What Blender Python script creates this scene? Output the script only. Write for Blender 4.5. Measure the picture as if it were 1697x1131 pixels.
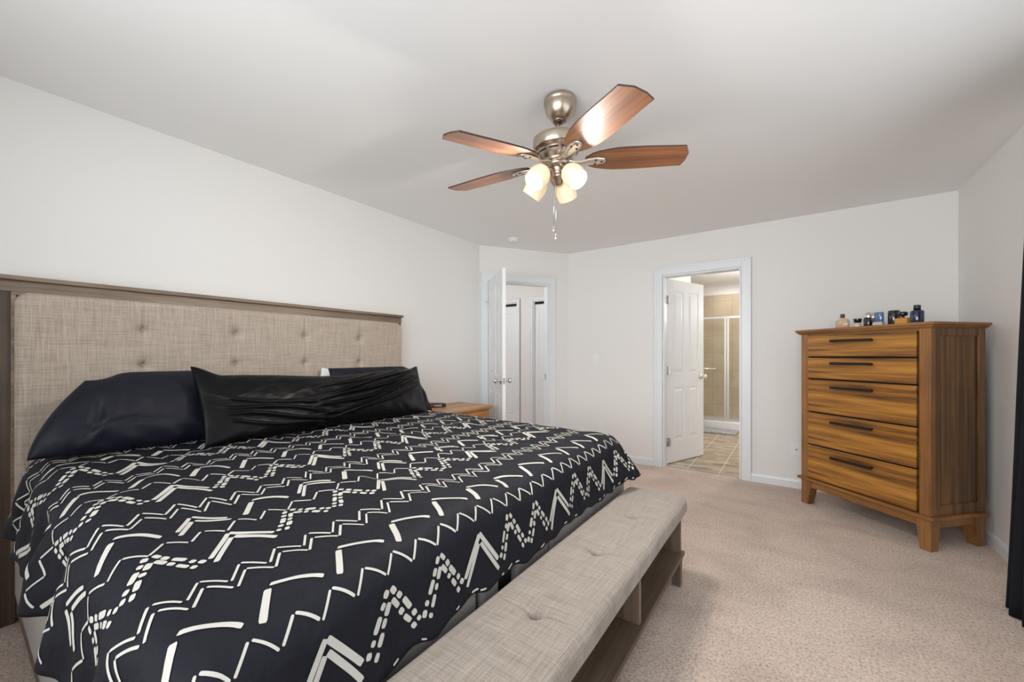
import bpy, bmesh, math, random
from mathutils import Vector, Matrix, noise
sc = bpy.context.scene
for o in list(bpy.data.objects): bpy.data.objects.remove(o, do_unlink=True)
COL = sc.collection
R = math.radians

# ---------------------------------------------------------------- camera
CAMH = 1.19; AZ = R(35.2); F = 661.0
cam_d = bpy.data.cameras.new('camera'); cam = bpy.data.objects.new('camera', cam_d); COL.objects.link(cam)
cam.location = (0, 0, CAMH); cam.rotation_euler = (R(90), 0, AZ)
cam_d.sensor_fit = 'HORIZONTAL'; cam_d.sensor_width = 36; cam_d.lens = 36 * F / 1697
cam_d.shift_x = (848.5 - 847.0) / 1697; cam_d.shift_y = (590 - 565.5) / 1697
cam_d.clip_start = 0.02
sc.camera = cam
# ---------------------------------------------------------------- view, world, light
vs = sc.view_settings
sc.display_settings.display_device = 'sRGB'
vs.view_transform = 'Standard'; vs.look = 'None'; vs.gamma = 1; vs.use_curve_mapping = False
vs.exposure = -0.15
world = bpy.data.worlds.new('world'); sc.world = world; world.use_nodes = True
bg = world.node_tree.nodes['Background']; bg.inputs[0].default_value = (0.75, 0.87, 1.0, 1); bg.inputs[1].default_value = 1.0
try:
    sc.cycles.max_bounces = 10; sc.cycles.diffuse_bounces = 6; sc.cycles.sample_clamp_indirect = 6
    sc.cycles.caustics_reflective = False; sc.cycles.caustics_refractive = False
except Exception: pass
def area(name, loc, rot, sx, sy, power, col=(1, 1, 1), spread=180):
    l = bpy.data.lights.new(name, 'AREA'); l.shape = 'RECTANGLE'; l.size = sx; l.size_y = sy; l.energy = power
    l.color = col; l.spread = R(spread)
    o = bpy.data.objects.new(name, l); o.location = loc; o.rotation_euler = rot; COL.objects.link(o); return o
def point(name, loc, power, col, rad=0.03):
    l = bpy.data.lights.new(name, 'POINT'); l.energy = power; l.color = col; l.shadow_soft_size = rad
    o = bpy.data.objects.new(name, l); o.location = loc; COL.objects.link(o); return o
# daylight coming in through the two windows
area('daylight_right_window', (1.34, 1.35, 1.42), (0, R(104), 0), 1.6, 2.4, 17, (0.94, 0.97, 1.0))
area('daylight_near_window', (-0.6, -1.16, 1.47), (R(96), 0, 0), 2.9, 1.6, 76, (0.94, 0.97, 1.0), 125)
# added fill lights without fixtures, out of view, for bathroom, shower and hall
point('bathroom_fill_light', (-0.05, 6.4, 1.9), 46, (1.0, 0.975, 0.94), .12)
area('shower_fill_light', (-0.9, 7.6, 2.41), (0, 0, 0), 0.2, 0.2, 4, (1.0, 0.95, 0.88))
point('hall_fill_light', (-3.75, 3.9, 2.2), 20, (0.98, 0.98, 1.0), .12)

# ---------------------------------------------------------------- materials
def mat(name, col=(.8, .8, .8), rough=.5, metal=0, spec=.5, sheen=0, coat=0):
    m = bpy.data.materials.new(name); m.use_nodes = True
    b = m.node_tree.nodes['Principled BSDF']
    b.inputs['Base Color'].default_value = (*col, 1); b.inputs['Roughness'].default_value = rough
    b.inputs['Metallic'].default_value = metal; b.inputs['Specular IOR Level'].default_value = spec
    b.inputs['Sheen Weight'].default_value = sheen; b.inputs['Coat Weight'].default_value = coat
    return m
class NT:
    def __init__(s, m): s.t = m.node_tree; s.b = s.t.nodes['Principled BSDF']
    def n(s, typ, **kw):
        x = s.t.nodes.new(typ)
        for k, v in kw.items():
            if k in x.inputs: x.inputs[k].default_value = v
            else: setattr(x, k, v)
        return x
    def l(s, a, b): s.t.links.new(a, b)
    def coord(s, scale, rot=(0, 0, 0)):
        tc = s.n('ShaderNodeTexCoord'); mp = s.n('ShaderNodeMapping'); mp.inputs['Scale'].default_value = scale
        mp.inputs['Rotation'].default_value = rot
        s.l(tc.outputs['Object'], mp.inputs[0]); return mp.outputs[0]
    def noise(s, vec, scale=1, detail=3, rough=.5, dist=0):
        x = s.n('ShaderNodeTexNoise', Scale=scale, Detail=detail, Roughness=rough, Distortion=dist); s.l(vec, x.inputs['Vector']); return x.outputs[0]
    def ramp(s, fac, stops):
        x = s.n('ShaderNodeValToRGB'); e = x.color_ramp.elements
        while len(e) < len(stops): e.new(.5)
        for i, (p, c) in enumerate(stops): e[i].position = p; e[i].color = (*c, 1)
        s.l(fac, x.inputs[0]); return x.outputs[0]
    def math(s, op, a, b=None):
        x = s.n('ShaderNodeMath', operation=op)
        for i, q in enumerate((a, b)):
            if q is None: continue
            if isinstance(q, (int, float)): x.inputs[i].default_value = q
            else: s.l(q, x.inputs[i])
        return x.outputs[0]
    def mix(s, fac, a, b, typ='MIX'):
        x = s.n('ShaderNodeMix', data_type='RGBA', blend_type=typ)
        for sock, q in ((x.inputs[0], fac), (x.inputs[6], a), (x.inputs[7], b)):
            if isinstance(q, (int, float)): sock.default_value = q
            elif isinstance(q, tuple): sock.default_value = (*q, 1)
            else: s.l(q, sock)
        return x.outputs[2]
    def bump(s, h, strength=.3, dist=.002):
        x = s.n('ShaderNodeBump', Strength=strength, Distance=dist); s.l(h, x.inputs['Height']); s.l(x.outputs[0], s.b.inputs['Normal'])
    def color(s, c): s.l(c, s.b.inputs['Base Color'])

def wood(name, light, mid, dark, axis, rough=.38, band=14, fine=120, coat=.15):
    """grain runs along `axis`; light and dark streaks across it"""
    m = mat(name, mid, rough, coat=coat); t = NT(m)
    def sc3(across, along): v = [across] * 3; v[axis] = along; return tuple(v)
    a = t.noise(t.coord(sc3(band, .9)), 1, 3, .55, .6)
    c = t.noise(t.coord(sc3(fine, 2.5)), 1, 3, .6, .2)
    d = t.noise(t.coord((3, 3, 3)), 1, 2, .5)
    base = t.ramp(a, [(.3, dark), (.47, mid), (.62, light), (.78, mid)])
    stre = t.ramp(c, [(.3, (.55, .5, .45)), (.55, (1, 1, 1))])
    col = t.mix(.75, base, stre, 'MULTIPLY')
    blot = t.ramp(d, [(.3, (.72, .7, .66)), (.6, (1, 1, 1))])
    t.color(t.mix(.7, col, blot, 'MULTIPLY')); t.bump(c, .15, .0008)
    return m
def linen(name, light, dark, warp, weft, thread=520):
    flat_ = 3 - warp - weft      # axis across the cloth: the weave does not change along it
    """woven cloth: thin irregular threads along axis `warp` and axis `weft`"""
    m = mat(name, light, .9, spec=.15, sheen=.25); t = NT(m)
    def sc3(long_axis, across): v = [across] * 3; v[long_axis] = 9; v[flat_] = 6; return tuple(v)
    a = t.noise(t.coord(sc3(warp, thread)), 1, 2, .6); b = t.noise(t.coord(sc3(weft, thread)), 1, 2, .6)
    c = t.noise(t.coord(tuple(6 if i == flat_ else thread * .9 for i in range(3))), 1, 1, .5)
    s = t.math('ADD', t.math('MULTIPLY', a, .42), t.math('ADD', t.math('MULTIPLY', b, .38), t.math('MULTIPLY', c, .2)))
    mid = tuple((x + y) / 2 for x, y in zip(light, dark))
    t.color(t.ramp(s, [(.38, dark), (.5, mid), (.6, light)])); t.bump(s, .35, .0012)
    return m

M = {}
def wall_mat(name, col):
    m = mat(name, col, .7, spec=.25); t = NT(m); n = t.noise(t.coord((140, 140, 140)), 1, 3, .6); t.bump(n, .06, .001); return m
M['wall'] = wall_mat('wall_paint', (.82, .805, .785))
M['ceiling'] = wall_mat('ceiling_paint', (.90, .895, .885))
M['trim'] = mat('trim_paint', (.80, .83, .86), .35)
M['door'] = mat('door_paint', (.84, .85, .86), .32)
M['carpet'] = mat('carpet', (.5, .4, .33), .98, spec=.05, sheen=.3)
t = NT(M['carpet'])
n1 = t.noise(t.coord((95, 95, 60)), 1, 4, .75); n2 = t.noise(t.coord((2.2, 3.4, 1)), 1, 3, .55, .8); n3 = t.noise(t.coord((45, 45, 20)), 1, 3, .6)
c = t.ramp(n1, [(.33, (.33, .22, .165)), (.45, (.74, .57, .47)), (.58, (.92, .76, .65))])
c = t.mix(.85, c, t.ramp(n2, [(.35, (.80, .78, .77)), (.62, (1.0, 1.0, 1.0))]), 'MULTIPLY')
c = t.mix(.6, c, t.ramp(n3, [(.3, (.85, .84, .83)), (.6, (1, 1, 1))]), 'MULTIPLY')
t.color(c); t.bump(t.math('ADD', n1, t.math('MULTIPLY', n3, .8)), .9, .012)
OL, OM, OD = (.58, .27, .045), (.34, .140, .022), (.085, .036, .010)
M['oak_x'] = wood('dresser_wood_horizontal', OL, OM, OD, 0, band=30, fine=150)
M['oak_z'] = wood('dresser_wood_vertical_shaded', (.25, .12, .034), (.145, .066, .02), (.045, .025, .011), 2, band=26)  # chest sides: shade painted in as a darker wood than the front
M['oak_plain'] = wood('dresser_wood_plain', (.36, .165, .045), (.28, .12, .03), (.19, .08, .022), 0, band=6)
M['oak_plain_z'] = wood('dresser_wood_plain_vertical', (.38, .18, .06), (.29, .13, .04), (.20, .085, .028), 2, band=6)
M['stand'] = wood('nightstand_wood', (.62, .32, .12), (.55, .26, .09), (.42, .19, .06), 1, band=8)
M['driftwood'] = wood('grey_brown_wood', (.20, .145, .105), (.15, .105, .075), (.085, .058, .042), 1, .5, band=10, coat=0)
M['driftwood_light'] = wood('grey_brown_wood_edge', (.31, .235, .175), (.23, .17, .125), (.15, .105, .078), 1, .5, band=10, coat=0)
M['driftwood_z'] = wood('grey_brown_wood_upright', (.22, .16, .12), (.165, .115, .085), (.10, .07, .05), 2, .5, band=10, coat=0)
M['post_wood_shaded'] = wood('headboard_post_wood_shaded', (.13, .09, .065), (.09, .062, .045), (.05, .034, .025), 2, .5, band=10, coat=0)  # frame wood darkened, the shade on the posts put into the colour
M['dark'] = mat('dark_gap', (.02, .014, .01), .8)
M['linen_head'] = linen('headboard_linen', (.56, .475, .395), (.32, .26, .21), 2, 1, 480)
M['linen_bench'] = linen('bench_linen', (.39, .335, .29), (.19, .158, .13), 0, 1, 620)
M['grey_cloth'] = mat('grey_cloth', (.33, .295, .275), .9, spec=.1, sheen=.2)
M['bronze'] = mat('dark_bronze', (.045, .032, .025), .38, .7)
M['nickel'] = mat('brushed_nickel', (.52, .43, .345), .28, 1)
M['nickel_light'] = mat('satin_nickel', (.80, .74, .66), .30, .9)
M['steel'] = mat('hinge_steel', (.45, .44, .43), .35, .9)
M['chrome'] = mat('chrome', (.8, .8, .8), .15, 1)
M['blade'] = wood('fan_blade_wood', (.42, .165, .065), (.34, .125, .045), (.23, .08, .03), 0, .5, band=18, coat=.6)
M['blade'].node_tree.nodes['Principled BSDF'].inputs['Coat Roughness'].default_value = .28
M['blade_edge'] = mat('fan_blade_edge', (.05, .028, .018), .4)
M['plastic'] = mat('white_plastic', (.84, .84, .83), .35)
M['duvet'] = mat('duvet_black', (.0085, .0092, .0145), .65, spec=.2)
t = NT(M['duvet']); t.bump(t.noise(t.coord((9, 12, 9)), 1, 3, .5, .6), .32, .03)
M['duvet_print'] = mat('duvet_white_print', (.55, .53, .485), .75, spec=.2)
M['navy'] = mat('navy_satin', (.0055, .006, .014), .5, spec=.25)
M['velvet'] = mat('black_velvet', (.0018, .0018, .0024), .38, spec=.18)
M['white_cloth'] = mat('white_cloth', (.8, .8, .8), .9)
M['curtain'] = mat('black_curtain', (.008, .008, .011), .8, spec=.2)
M['tile_floor'] = mat('floor_tile', (.5, .42, .33), .35)
t = NT(M['tile_floor'])
tc = t.n('ShaderNodeTexCoord'); mp = t.n('ShaderNodeMapping'); mp.inputs['Location'].default_value = (.905, -4.53, 0)
t.l(tc.outputs['Object'], mp.inputs[0])
br = t.n('ShaderNodeTexBrick', offset=.0, squash=1, Scale=1.0); br.inputs['Brick Width'].default_value = .3; br.inputs['Row Height'].default_value = .48
br.inputs['Mortar Size'].default_value = .006; br.inputs['Mortar Smooth'].default_value = .2; br.inputs['Bias'].default_value = 0
br.inputs['Color1'].default_value = (1, 1, 1, 1); br.inputs['Color2'].default_value = (.9, .9, .9, 1); br.inputs['Mortar'].default_value = (0, 0, 0, 1)
t.l(mp.outputs[0], br.inputs['Vector'])
st = t.noise(t.coord((3.5, 11, 1)), 1, 5, .65, .6)
tc_ = t.ramp(st, [(.32, (.22, .155, .105)), (.5, (.42, .33, .245)), (.66, (.58, .49, .39))])
t.color(t.mix(br.outputs['Fac'], tc_, (.66, .60, .52)))
def walltile(name, scale, c1, c2, grout, w, h):
    m = mat(name, c1, .3); t = NT(m); tcn = t.n('ShaderNodeTexCoord')
    sep = t.n('ShaderNodeSeparateXYZ'); cmb = t.n('ShaderNodeCombineXYZ'); t.l(tcn.outputs['Object'], sep.inputs[0])
    t.l(t.math('ADD', sep.outputs[0], sep.outputs[1]), cmb.inputs[0]); t.l(sep.outputs[2], cmb.inputs[1])
    b = t.n('ShaderNodeTexBrick', offset=0, Scale=1.0); b.inputs['Brick Width'].default_value = w; b.inputs['Row Height'].default_value = h
    b.inputs['Mortar Size'].default_value = .004; b.inputs['Mortar Smooth'].default_value = .2
    b.inputs['Color1'].default_value = (*c1, 1); b.inputs['Color2'].default_value = (*c2, 1); b.inputs['Mortar'].default_value = (*grout, 1)
    t.l(cmb.outputs[0], b.inputs['Vector'])
    n = t.noise(t.coord((5, 5, 5)), 1, 4, .6)
    t.color(t.mix(.6, b.outputs['Color'], t.ramp(n, [(.3, (.8, .78, .75)), (.65, (1.02, 1.02, 1))]), 'MULTIPLY')); return m
M['tile_wall'] = walltile('shower_wall_tile', 1, (.56, .47, .35), (.52, .43, .32), (.40, .33, .25), .31, .31)
M['acrylic'] = mat('white_acrylic', (.85, .85, .84), .2)
M['mat_grey'] = mat('grey_bath_mat', (.42, .43, .46), .95); t = NT(M['mat_grey'])
q = t.noise(t.coord((30, 30, 30)), 1, 3, .6); t.color(t.ramp(q, [(.35, (.30, .31, .34)), (.6, (.52, .53, .56))])); t.bump(q, .6, .01)
def glass(name, tint, refl=.12, base=.85):
    m = bpy.data.materials.new(name); m.use_nodes = True; nt = m.node_tree; nt.nodes.remove(nt.nodes['Principled BSDF'])
    out = nt.nodes['Material Output']; tr = nt.nodes.new('ShaderNodeBsdfTransparent'); gl = nt.nodes.new('ShaderNodeBsdfGlossy')
    tr.inputs[0].default_value = (*tint, 1); gl.inputs['Roughness'].default_value = .03
    mx = nt.nodes.new('ShaderNodeMixShader'); fr = nt.nodes.new('ShaderNodeLayerWeight'); fr.inputs[0].default_value = refl
    nt.links.new(fr.outputs['Fresnel'], mx.inputs[0]); nt.links.new(tr.outputs[0], mx.inputs[1]); nt.links.new(gl.outputs[0], mx.inputs[2]); nt.links.new(mx.outputs[0], out.inputs[0])
    return m
M['glass'] = glass('clear_glass', (.985, .99, .985), .06)
def emis(name, col, s):
    m = mat(name, col, .5); b = m.node_tree.nodes['Principled BSDF']
    b.inputs['Emission Color'].default_value = (*col, 1); b.inputs['Emission Strength'].default_value = s; return m
M['bulb'] = emis('lit_bulb', (1.0, .93, .80), 9)
M['shade'] = mat('cream_glass_shade', (.88, .74, .52), .35)
b_ = M['shade'].node_tree.nodes['Principled BSDF']   # lit frosted glass glows warmly
b_.inputs['Emission Color'].default_value = (1.0, .76, .46, 1); b_.inputs['Emission Strength'].default_value = .38
b_.inputs['Coat Weight'].default_value = .3
M['shade_in'] = emis('lit_shade_inside', (1.0, .90, .72), 1.3)

# ---------------------------------------------------------------- mesh helpers
class MB:
    def __init__(s): s.v = []; s.f = []; s.mi = []; s.sm = []
    def add(s, vs_, fs_, mi=0, smooth=False, M_=None):
        o = len(s.v)
        for v in vs_: s.v.append(tuple(M_ @ Vector(v)) if M_ is not None else tuple(v))
        for f_ in fs_: s.f.append(tuple(i + o for i in f_)); s.mi.append(mi); s.sm.append(smooth)
    def box(s, a, b, mi=0, M_=None):
        x0, y0, z0 = a; x1, y1, z1 = b
        s.add([(x0, y0, z0), (x1, y0, z0), (x1, y1, z0), (x0, y1, z0), (x0, y0, z1), (x1, y0, z1), (x1, y1, z1), (x0, y1, z1)],
              [(0, 3, 2, 1), (4, 5, 6, 7), (0, 1, 5, 4), (1, 2, 6, 5), (2, 3, 7, 6), (3, 0, 4, 7)], mi, False, M_)
    def frustum(s, a, b, z0, c, d, z1, mi=0, M_=None):
        """rectangle a-b (xy) at z0 to rectangle c-d at z1"""
        s.add([(a[0], a[1], z0), (b[0], a[1], z0), (b[0], b[1], z0), (a[0], b[1], z0), (c[0], c[1], z1), (d[0], c[1], z1), (d[0], d[1], z1), (c[0], d[1], z1)],
              [(0, 3, 2, 1), (4, 5, 6, 7), (0, 1, 5, 4), (1, 2, 6, 5), (2, 3, 7, 6), (3, 0, 4, 7)], mi, False, M_)
    def lathe(s, prof, n=32, mi=0, M_=None, cap=True, smooth=True):
        vs_ = []; fs_ = []
        for r_, z in prof:
            for i in range(n): a = 2 * math.pi * i / n; vs_.append((r_ * math.cos(a), r_ * math.sin(a), z))
        for k in range(len(prof) - 1):
            for i in range(n):
                j = (i + 1) % n; fs_.append((k * n + i, k * n + j, (k + 1) * n + j, (k + 1) * n + i))
        s.add(vs_, fs_, mi, smooth, M_)
        if cap:
            o = len(s.v) - len(vs_)
            s.f.append(tuple(o + i for i in reversed(range(n)))); s.mi.append(mi); s.sm.append(False)
            e = o + (len(prof) - 1) * n
            s.f.append(tuple(e + i for i in range(n))); s.mi.append(mi); s.sm.append(False)
    def tube(s, pts, rad, n=10, mi=0, M_=None):
        pts = [Vector(p) for p in pts]; vs_ = []; fs_ = []
        for k, p in enumerate(pts):
            d = (pts[min(k + 1, len(pts) - 1)] - pts[max(k - 1, 0)]).normalized()
            u = d.cross(Vector((0, 0, 1)));
            if u.length < 1e-3: u = d.cross(Vector((1, 0, 0)))
            u.normalize(); w = d.cross(u); r_ = rad[k] if isinstance(rad, (list, tuple)) else rad
            for i in range(n):
                a = 2 * math.pi * i / n; vs_.append(p + u * (r_ * math.cos(a)) + w * (r_ * math.sin(a)))
        for k in range(len(pts) - 1):
            for i in range(n):
                j = (i + 1) % n; fs_.append((k * n + i, k * n + j, (k + 1) * n + j, (k + 1) * n + i))
        fs_.append(tuple(reversed(range(n)))); fs_.append(tuple((len(pts) - 1) * n + i for i in range(n)))
        s.add(vs_, fs_, mi, True, M_)
    def build(s, name, mats, parent=None, loc=(0, 0, 0), rot=(0, 0, 0), bevel=0, seg=2, fix=True):
        me = bpy.data.meshes.new(name); me.from_pydata(s.v, [], s.f); me.update()
        if not isinstance(mats, (list, tuple)): mats = [mats]
        for m_ in mats: me.materials.append(m_)
        for p, mi, sm in zip(me.polygons, s.mi, s.sm): p.material_index = mi; p.use_smooth = sm
        if fix:
            bm = bmesh.new(); bm.from_mesh(me); bmesh.ops.recalc_face_normals(bm, faces=bm.faces); bm.to_mesh(me); bm.free()
        o = bpy.data.objects.new(name, me); o.location = loc; o.rotation_euler = rot; COL.objects.link(o)
        if parent: o.parent = parent
        if bevel:
            b = o.modifiers.new('bevel', 'BEVEL'); b.width = bevel; b.segments = seg; b.limit_method = 'ANGLE'; b.angle_limit = R(40)
        return o
def tag(o, label=None, cat=None, group=None, kind=None):
    for k, v in (('label', label), ('category', cat), ('group', group), ('kind', kind)):
        if v: o[k] = v
    return o
def empty(name, loc=(0, 0, 0), rz=0, **kw):
    o = bpy.data.objects.new(name, None); o.empty_display_size = .1; o.location = loc; o.rotation_euler = (0, 0, rz); COL.objects.link(o)
    return tag(o, **kw)
def struct(o): o['kind'] = 'structure'; return o
def aim(d, up=(0, 0, 1)):
    """matrix whose local z runs along d"""
    return Vector(d).to_track_quat('Z', 'Y').to_matrix().to_4x4()

# ================================================================= ROOM SHELL
XL, XR, YB, YN, H = -2.888, 1.024, 4.41, -0.9, 2.44
C1 = Vector((XL, 3.475)); C2 = Vector((-2.249, YB))
T = .12
BX0, BX1, DH = -1.130, -0.405, 2.045          # bathroom doorway
fl = MB(); fl.box((-4.62, YN - T, -.1), (XR + T, 4.47, 0)); fl.box((-4.62, 4.47, -.1), (-1.42, 5.42, 0))
struct(fl.build('floor', M['carpet']))
bf = MB(); bf.box((-2.6, 4.47, -.1), (1.1, 8.1, .002)); struct(bf.build('floor_bathroom', M['tile_floor']))
ce = MB(); ce.box((-4.62, YN - T, H), (XR + T, 8.2, H + .1)); struct(ce.build('ceiling', M['ceiling']))
w = MB(); w.box((XL - .1, YN - T, 0), (XL, C1.y, H)); struct(w.build('wall_left', M['wall']))
w = MB()
w.box((C2.x, YB, 0), (BX0, YB + T, H)); w.box((BX1, YB, 0), (XR + T, YB + T, H)); w.box((BX0, YB, DH), (BX1, YB + T, H))
struct(w.build('wall_back', M['wall']))
WY0, WY1, WZ0, WZ1 = .3, 2.4, .82, 2.18       # right window
w = MB(); w.box((XR, YN - T, 0), (XR + T, WY0, H)); w.box((XR, WY1, 0), (XR + T, YB, H)); w.box((XR, WY0, 0), (XR + T, WY1, WZ0)); w.box((XR, WY0, WZ1), (XR + T, WY1, H))
struct(w.build('wall_right', M['wall']))
NX0, NX1 = -1.9, .7                          # window behind the camera
w = MB(); w.box((XL, YN - T, 0), (NX0, YN, H)); w.box((NX1, YN - T, 0), (XR, YN, H)); w.box((NX0, YN - T, 0), (NX1, YN, WZ0)); w.box((NX0, YN - T, WZ1), (NX1, YN, H))
struct(w.build('wall_near', M['wall']))
# diagonal wall with the hall door; local frame: x along the wall from C1 to C2, y = outwards (into the hall)
dv = (C2 - C1); DL = dv.length; da = math.atan2(dv.y, dv.x)
MD = Matrix.Translation((C1.x, C1.y, 0)) @ Matrix.Rotation(da, 4, 'Z')
HX0, HX1 = .10, .862
w = MB(); w.box((0, 0, 0), (HX0, .1, H)); w.box((HX1, 0, 0), (DL, .1, H)); w.box((HX0, 0, DH), (HX1, .1, H))
struct(w.build('wall_diagonal', M['wall'], loc=(C1.x, C1.y, 0), rot=(0, 0, da)))
# hall behind it
HY = 5.32
HC = [(-4.3, -3.632), (-3.325, -2.6)]            # closet openings
w = MB(); xs = [-4.62] + [q for c in HC for q in c] + [-2.249]
w.box((xs[0], HY, 0), (xs[1], HY + .1, H)); w.box((xs[2], HY, 0), (xs[3], HY + .1, H)); w.box((xs[4], HY, 0), (xs[5], HY + .1, H))
for a, b in HC: w.box((a, HY, 2.05), (b, HY + .1, H))
w.box((-4.62, HY + .5, 0), (-2.249, HY + .55, H))
struct(w.build('wall_hall_back', M['wall']))
w = MB(); w.box((-4.62, 2.9, 0), (-4.5, HY, H)); struct(w.build('wall_hall_left', M['wall']))
w = MB(); w.box((-4.5, 2.9, 0), (XL - .1, 3.0, H)); struct(w.build('wall_hall_near', M['wall']))
w = MB(); w.box((C2.x, YB + T, 0), (C2.x + .1, HY, H)); struct(w.build('wall_hall_right', M['wall']))
# bathroom
w = MB(); w.box((-1.42, YB + T, 0), (-1.30, 6.73, H)); struct(w.build('wall_bathroom_left', M['wall']))
w = MB(); w.box((-2.5, 6.61, 0), (-1.42, 6.73, H)); w.box((-2.6, 6.61, 0), (-2.5, 8.0, H)); struct(w.build('wall_bathroom_alcove', M['wall']))
w = MB(); w.box((.95, YB + T, 0), (1.05, 8.0, H)); struct(w.build('wall_bathroom_right', M['wall']))
w = MB(); w.box((-2.6, 8.02, 0), (1.05, 8.12, H)); struct(w.build('wall_bathroom_back', M['wall']))
w = MB(); w.box((-1.72, 8.0, .1), (.0, 8.02, 2.285)); w.box((-1.74, 7.2, .1), (-1.72, 8.0, 2.285)); w.box((0, 7.2, .1), (.02, 8.0, 2.285))
struct(w.build('trim_1', M['tile_wall']))
w = MB(); w.box((-1.86, 7.2, 0), (-1.74, 8.02, H)); w.box((.02, 7.2, 0), (.14, 8.02, H)); struct(w.build('wall_shower_side', M['wall']))

# trim: baseboards
def baseboard(name, a, b, n):
    """from a to b in plan, n = direction into the room"""
    a = Vector(a); b = Vector(b); d = b - a; L_ = d.length; ang = math.atan2(d.y, d.x)
    side = 1 if (Vector((-d.y, d.x)).dot(Vector(n)) > 0) else -1
    m = MB(); prof = [(0, 0), (.013, 0), (.013, .058), (.009, .072), (.004, .08), (0, .08)]
    vs_ = [(x, side * y, z) for x in (0, L_) for y, z in prof]; k = len(prof)
    m.add(vs_, [tuple(range(k)), tuple(range(2 * k - 1, k - 1, -1))] + [(i, (i + 1) % k, k + (i + 1) % k, k + i) for i in range(k)])
    return struct(m.build(name, M['trim'], loc=(a.x, a.y, 0), rot=(0, 0, ang)))
CW = .085                                     # casing width
baseboard('baseboard_left', (XL, YN), C1, (1, 0))
baseboard('baseboard_diagonal', C1 + dv.normalized() * (HX1 + CW + .002), C2, (1, -1))
baseboard('baseboard_back', C2, (BX0 - CW - .002, YB), (0, -1))
baseboard('baseboard_back_corner', (BX1 + CW, YB), (XR - .013, YB), (0, -1))
baseboard('baseboard_right', (XR, YN), (XR, YB), (-1, 0))
baseboard('baseboard_near', (XL, YN), (XR, YN), (0, 1))
baseboard('baseboard_bathroom', (-1.30, YB + T), (-1.30, 6.73), (1, 0))
baseboard('baseboard_hall', (-3.632 + .062, HY), (-3.325 - .062, HY), (0, -1))

def casing(m, x0, x1, top, y, s, cw=CW, th=.016):
    """three-sided door casing in local xz plane at wall face y; s = -1 sticks out towards -y"""
    def bar(a, b):
        m.box((a[0], min(y, y + s * th), a[1]), (b[0], max(y, y + s * th), b[1]))
    bar((x0 - cw, 0), (x0 - .004, top + cw)); bar((x1 + .004, 0), (x1 + cw, top + cw)); bar((x0 - .004, top + .004), (x1 + .004, top + cw))
    # raised outer bead
    th2 = th + .007
    def bead(a, b): m.box((a[0], min(y, y + s * th2), a[1]), (b[0], max(y, y + s * th2), b[1]))
    bead((x0 - cw, 0), (x0 - cw + .022, top + cw - .022)); bead((x1 + cw - .022, 0), (x1 + cw, top + cw - .022)); bead((x0 - cw, top + cw - .022), (x1 + cw, top + cw))
def jamb(m, x0, x1, top, y0, y1):
    m.box((x0 - .004, y0, 0), (x0 + .014, y1, top)); m.box((x1 - .014, y0, 0), (x1 + .004, y1, top)); m.box((x0 + .014, y0, top - .014), (x1 - .014, y1, top))
def leaf_mesh(wd, ht, th, rows, cols=2, st=.105, mid=.085):
    """panelled door leaf from x=0..wd, y=0..th; rows = [(z0,z1)...] panel rows"""
    m = MB(); m.box((0, .006, 0), (wd, th - .006, ht))            # thin core
    pw = (wd - 2 * st - (cols - 1) * mid) / cols
    xs_ = [(st + i * (pw + mid), st + i * (pw + mid) + pw) for i in range(cols)]
    for y0, y1, sg in ((0, .007, -1), (th - .007, th, 1)):
        m.box((0, y0, 0), (st, y1, ht)); m.box((wd - st, y0, 0), (wd, y1, ht))
        zs = [0] + [q for r_ in rows for q in r_] + [ht]
        for i in range(0, len(zs), 2): m.box((st, y0, zs[i]), (wd - st, y1, zs[i + 1]))
        for z0, z1 in rows:
            for i in range(cols - 1): m.box((xs_[i][1], y0, z0), (xs_[i + 1][0], y1, z1))
            for a, b in xs_:
                g = .028; yf = y0 if sg < 0 else y1; yb = .006 if sg < 0 else th - .006
                vs_ = [(a + g, yb, z0 + g), (b - g, yb, z0 + g), (b - g, yb, z1 - g), (a + g, yb, z1 - g)]
                k = g + .018; vf = [(a + k, yf, z0 + k), (b - k, yf, z0 + k), (b - k, yf, z1 - k), (a + k, yf, z1 - k)]
                m.add(vs_ + vf, [(4, 5, 6, 7), (0, 1, 5, 4), (1, 2, 6, 5), (2, 3, 7, 6), (3, 0, 4, 7)])
    return m
def knob(m, x, z, y, s, mi=0):
    Mx = Matrix.Translation((x, y, z)) @ Matrix.Rotation(R(90 if s < 0 else -90), 4, 'X')
    m.lathe([(.001, 0), (.031, 0), (.031, .006), (.013, .012), (.011, .034), (.02, .038), (.028, .05), (.027, .062), (.016, .07), (.001, .071)], 20, mi, Mx, cap=False)
def hinge_mesh():
    m = MB(); m.lathe([(.006, -.045), (.006, .045)], 10); m.box((-.003, 0, -.044), (.0, .03, .044)); m.box((0, 0, -.044), (.03, .003, .044)); return m

ROWS4 = [(.24, .83), (.98, 1.90)]
# ---- door_1: hall door, open into the room
d1 = struct(empty('door_1', (C1.x, C1.y, 0), da))
m = MB(); casing(m, HX0, HX1, DH, 0, -1); casing(m, HX0, HX1, DH, .1, 1); jamb(m, HX0, HX1, DH, 0, .1)
m.build('door_frame', M['trim'], d1, bevel=.002)
st_ = MB(); st_.box((HX1 - .016, .045, .90), (HX1 - .0135, .07, .97)); st_.build('strike_plate', M['steel'], d1)
hp = Vector((-2.8285, 3.5555)); fe = Vector((-2.305, 3.10)); ld = (fe - hp); la = math.atan2(ld.y, ld.x)
lf = empty('door_leaf_pivot', (0, 0, 0)); bpy.data.objects.remove(lf)
leaf = leaf_mesh(.745, 2.02, .035, ROWS4).build('door_leaf', M['door'], d1, bevel=.0015)
Wl = Matrix.Translation((hp.x, hp.y, .012)) @ Matrix.Rotation(la, 4, 'Z'); leaf.matrix_local = MD.inverted() @ Wl
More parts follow.
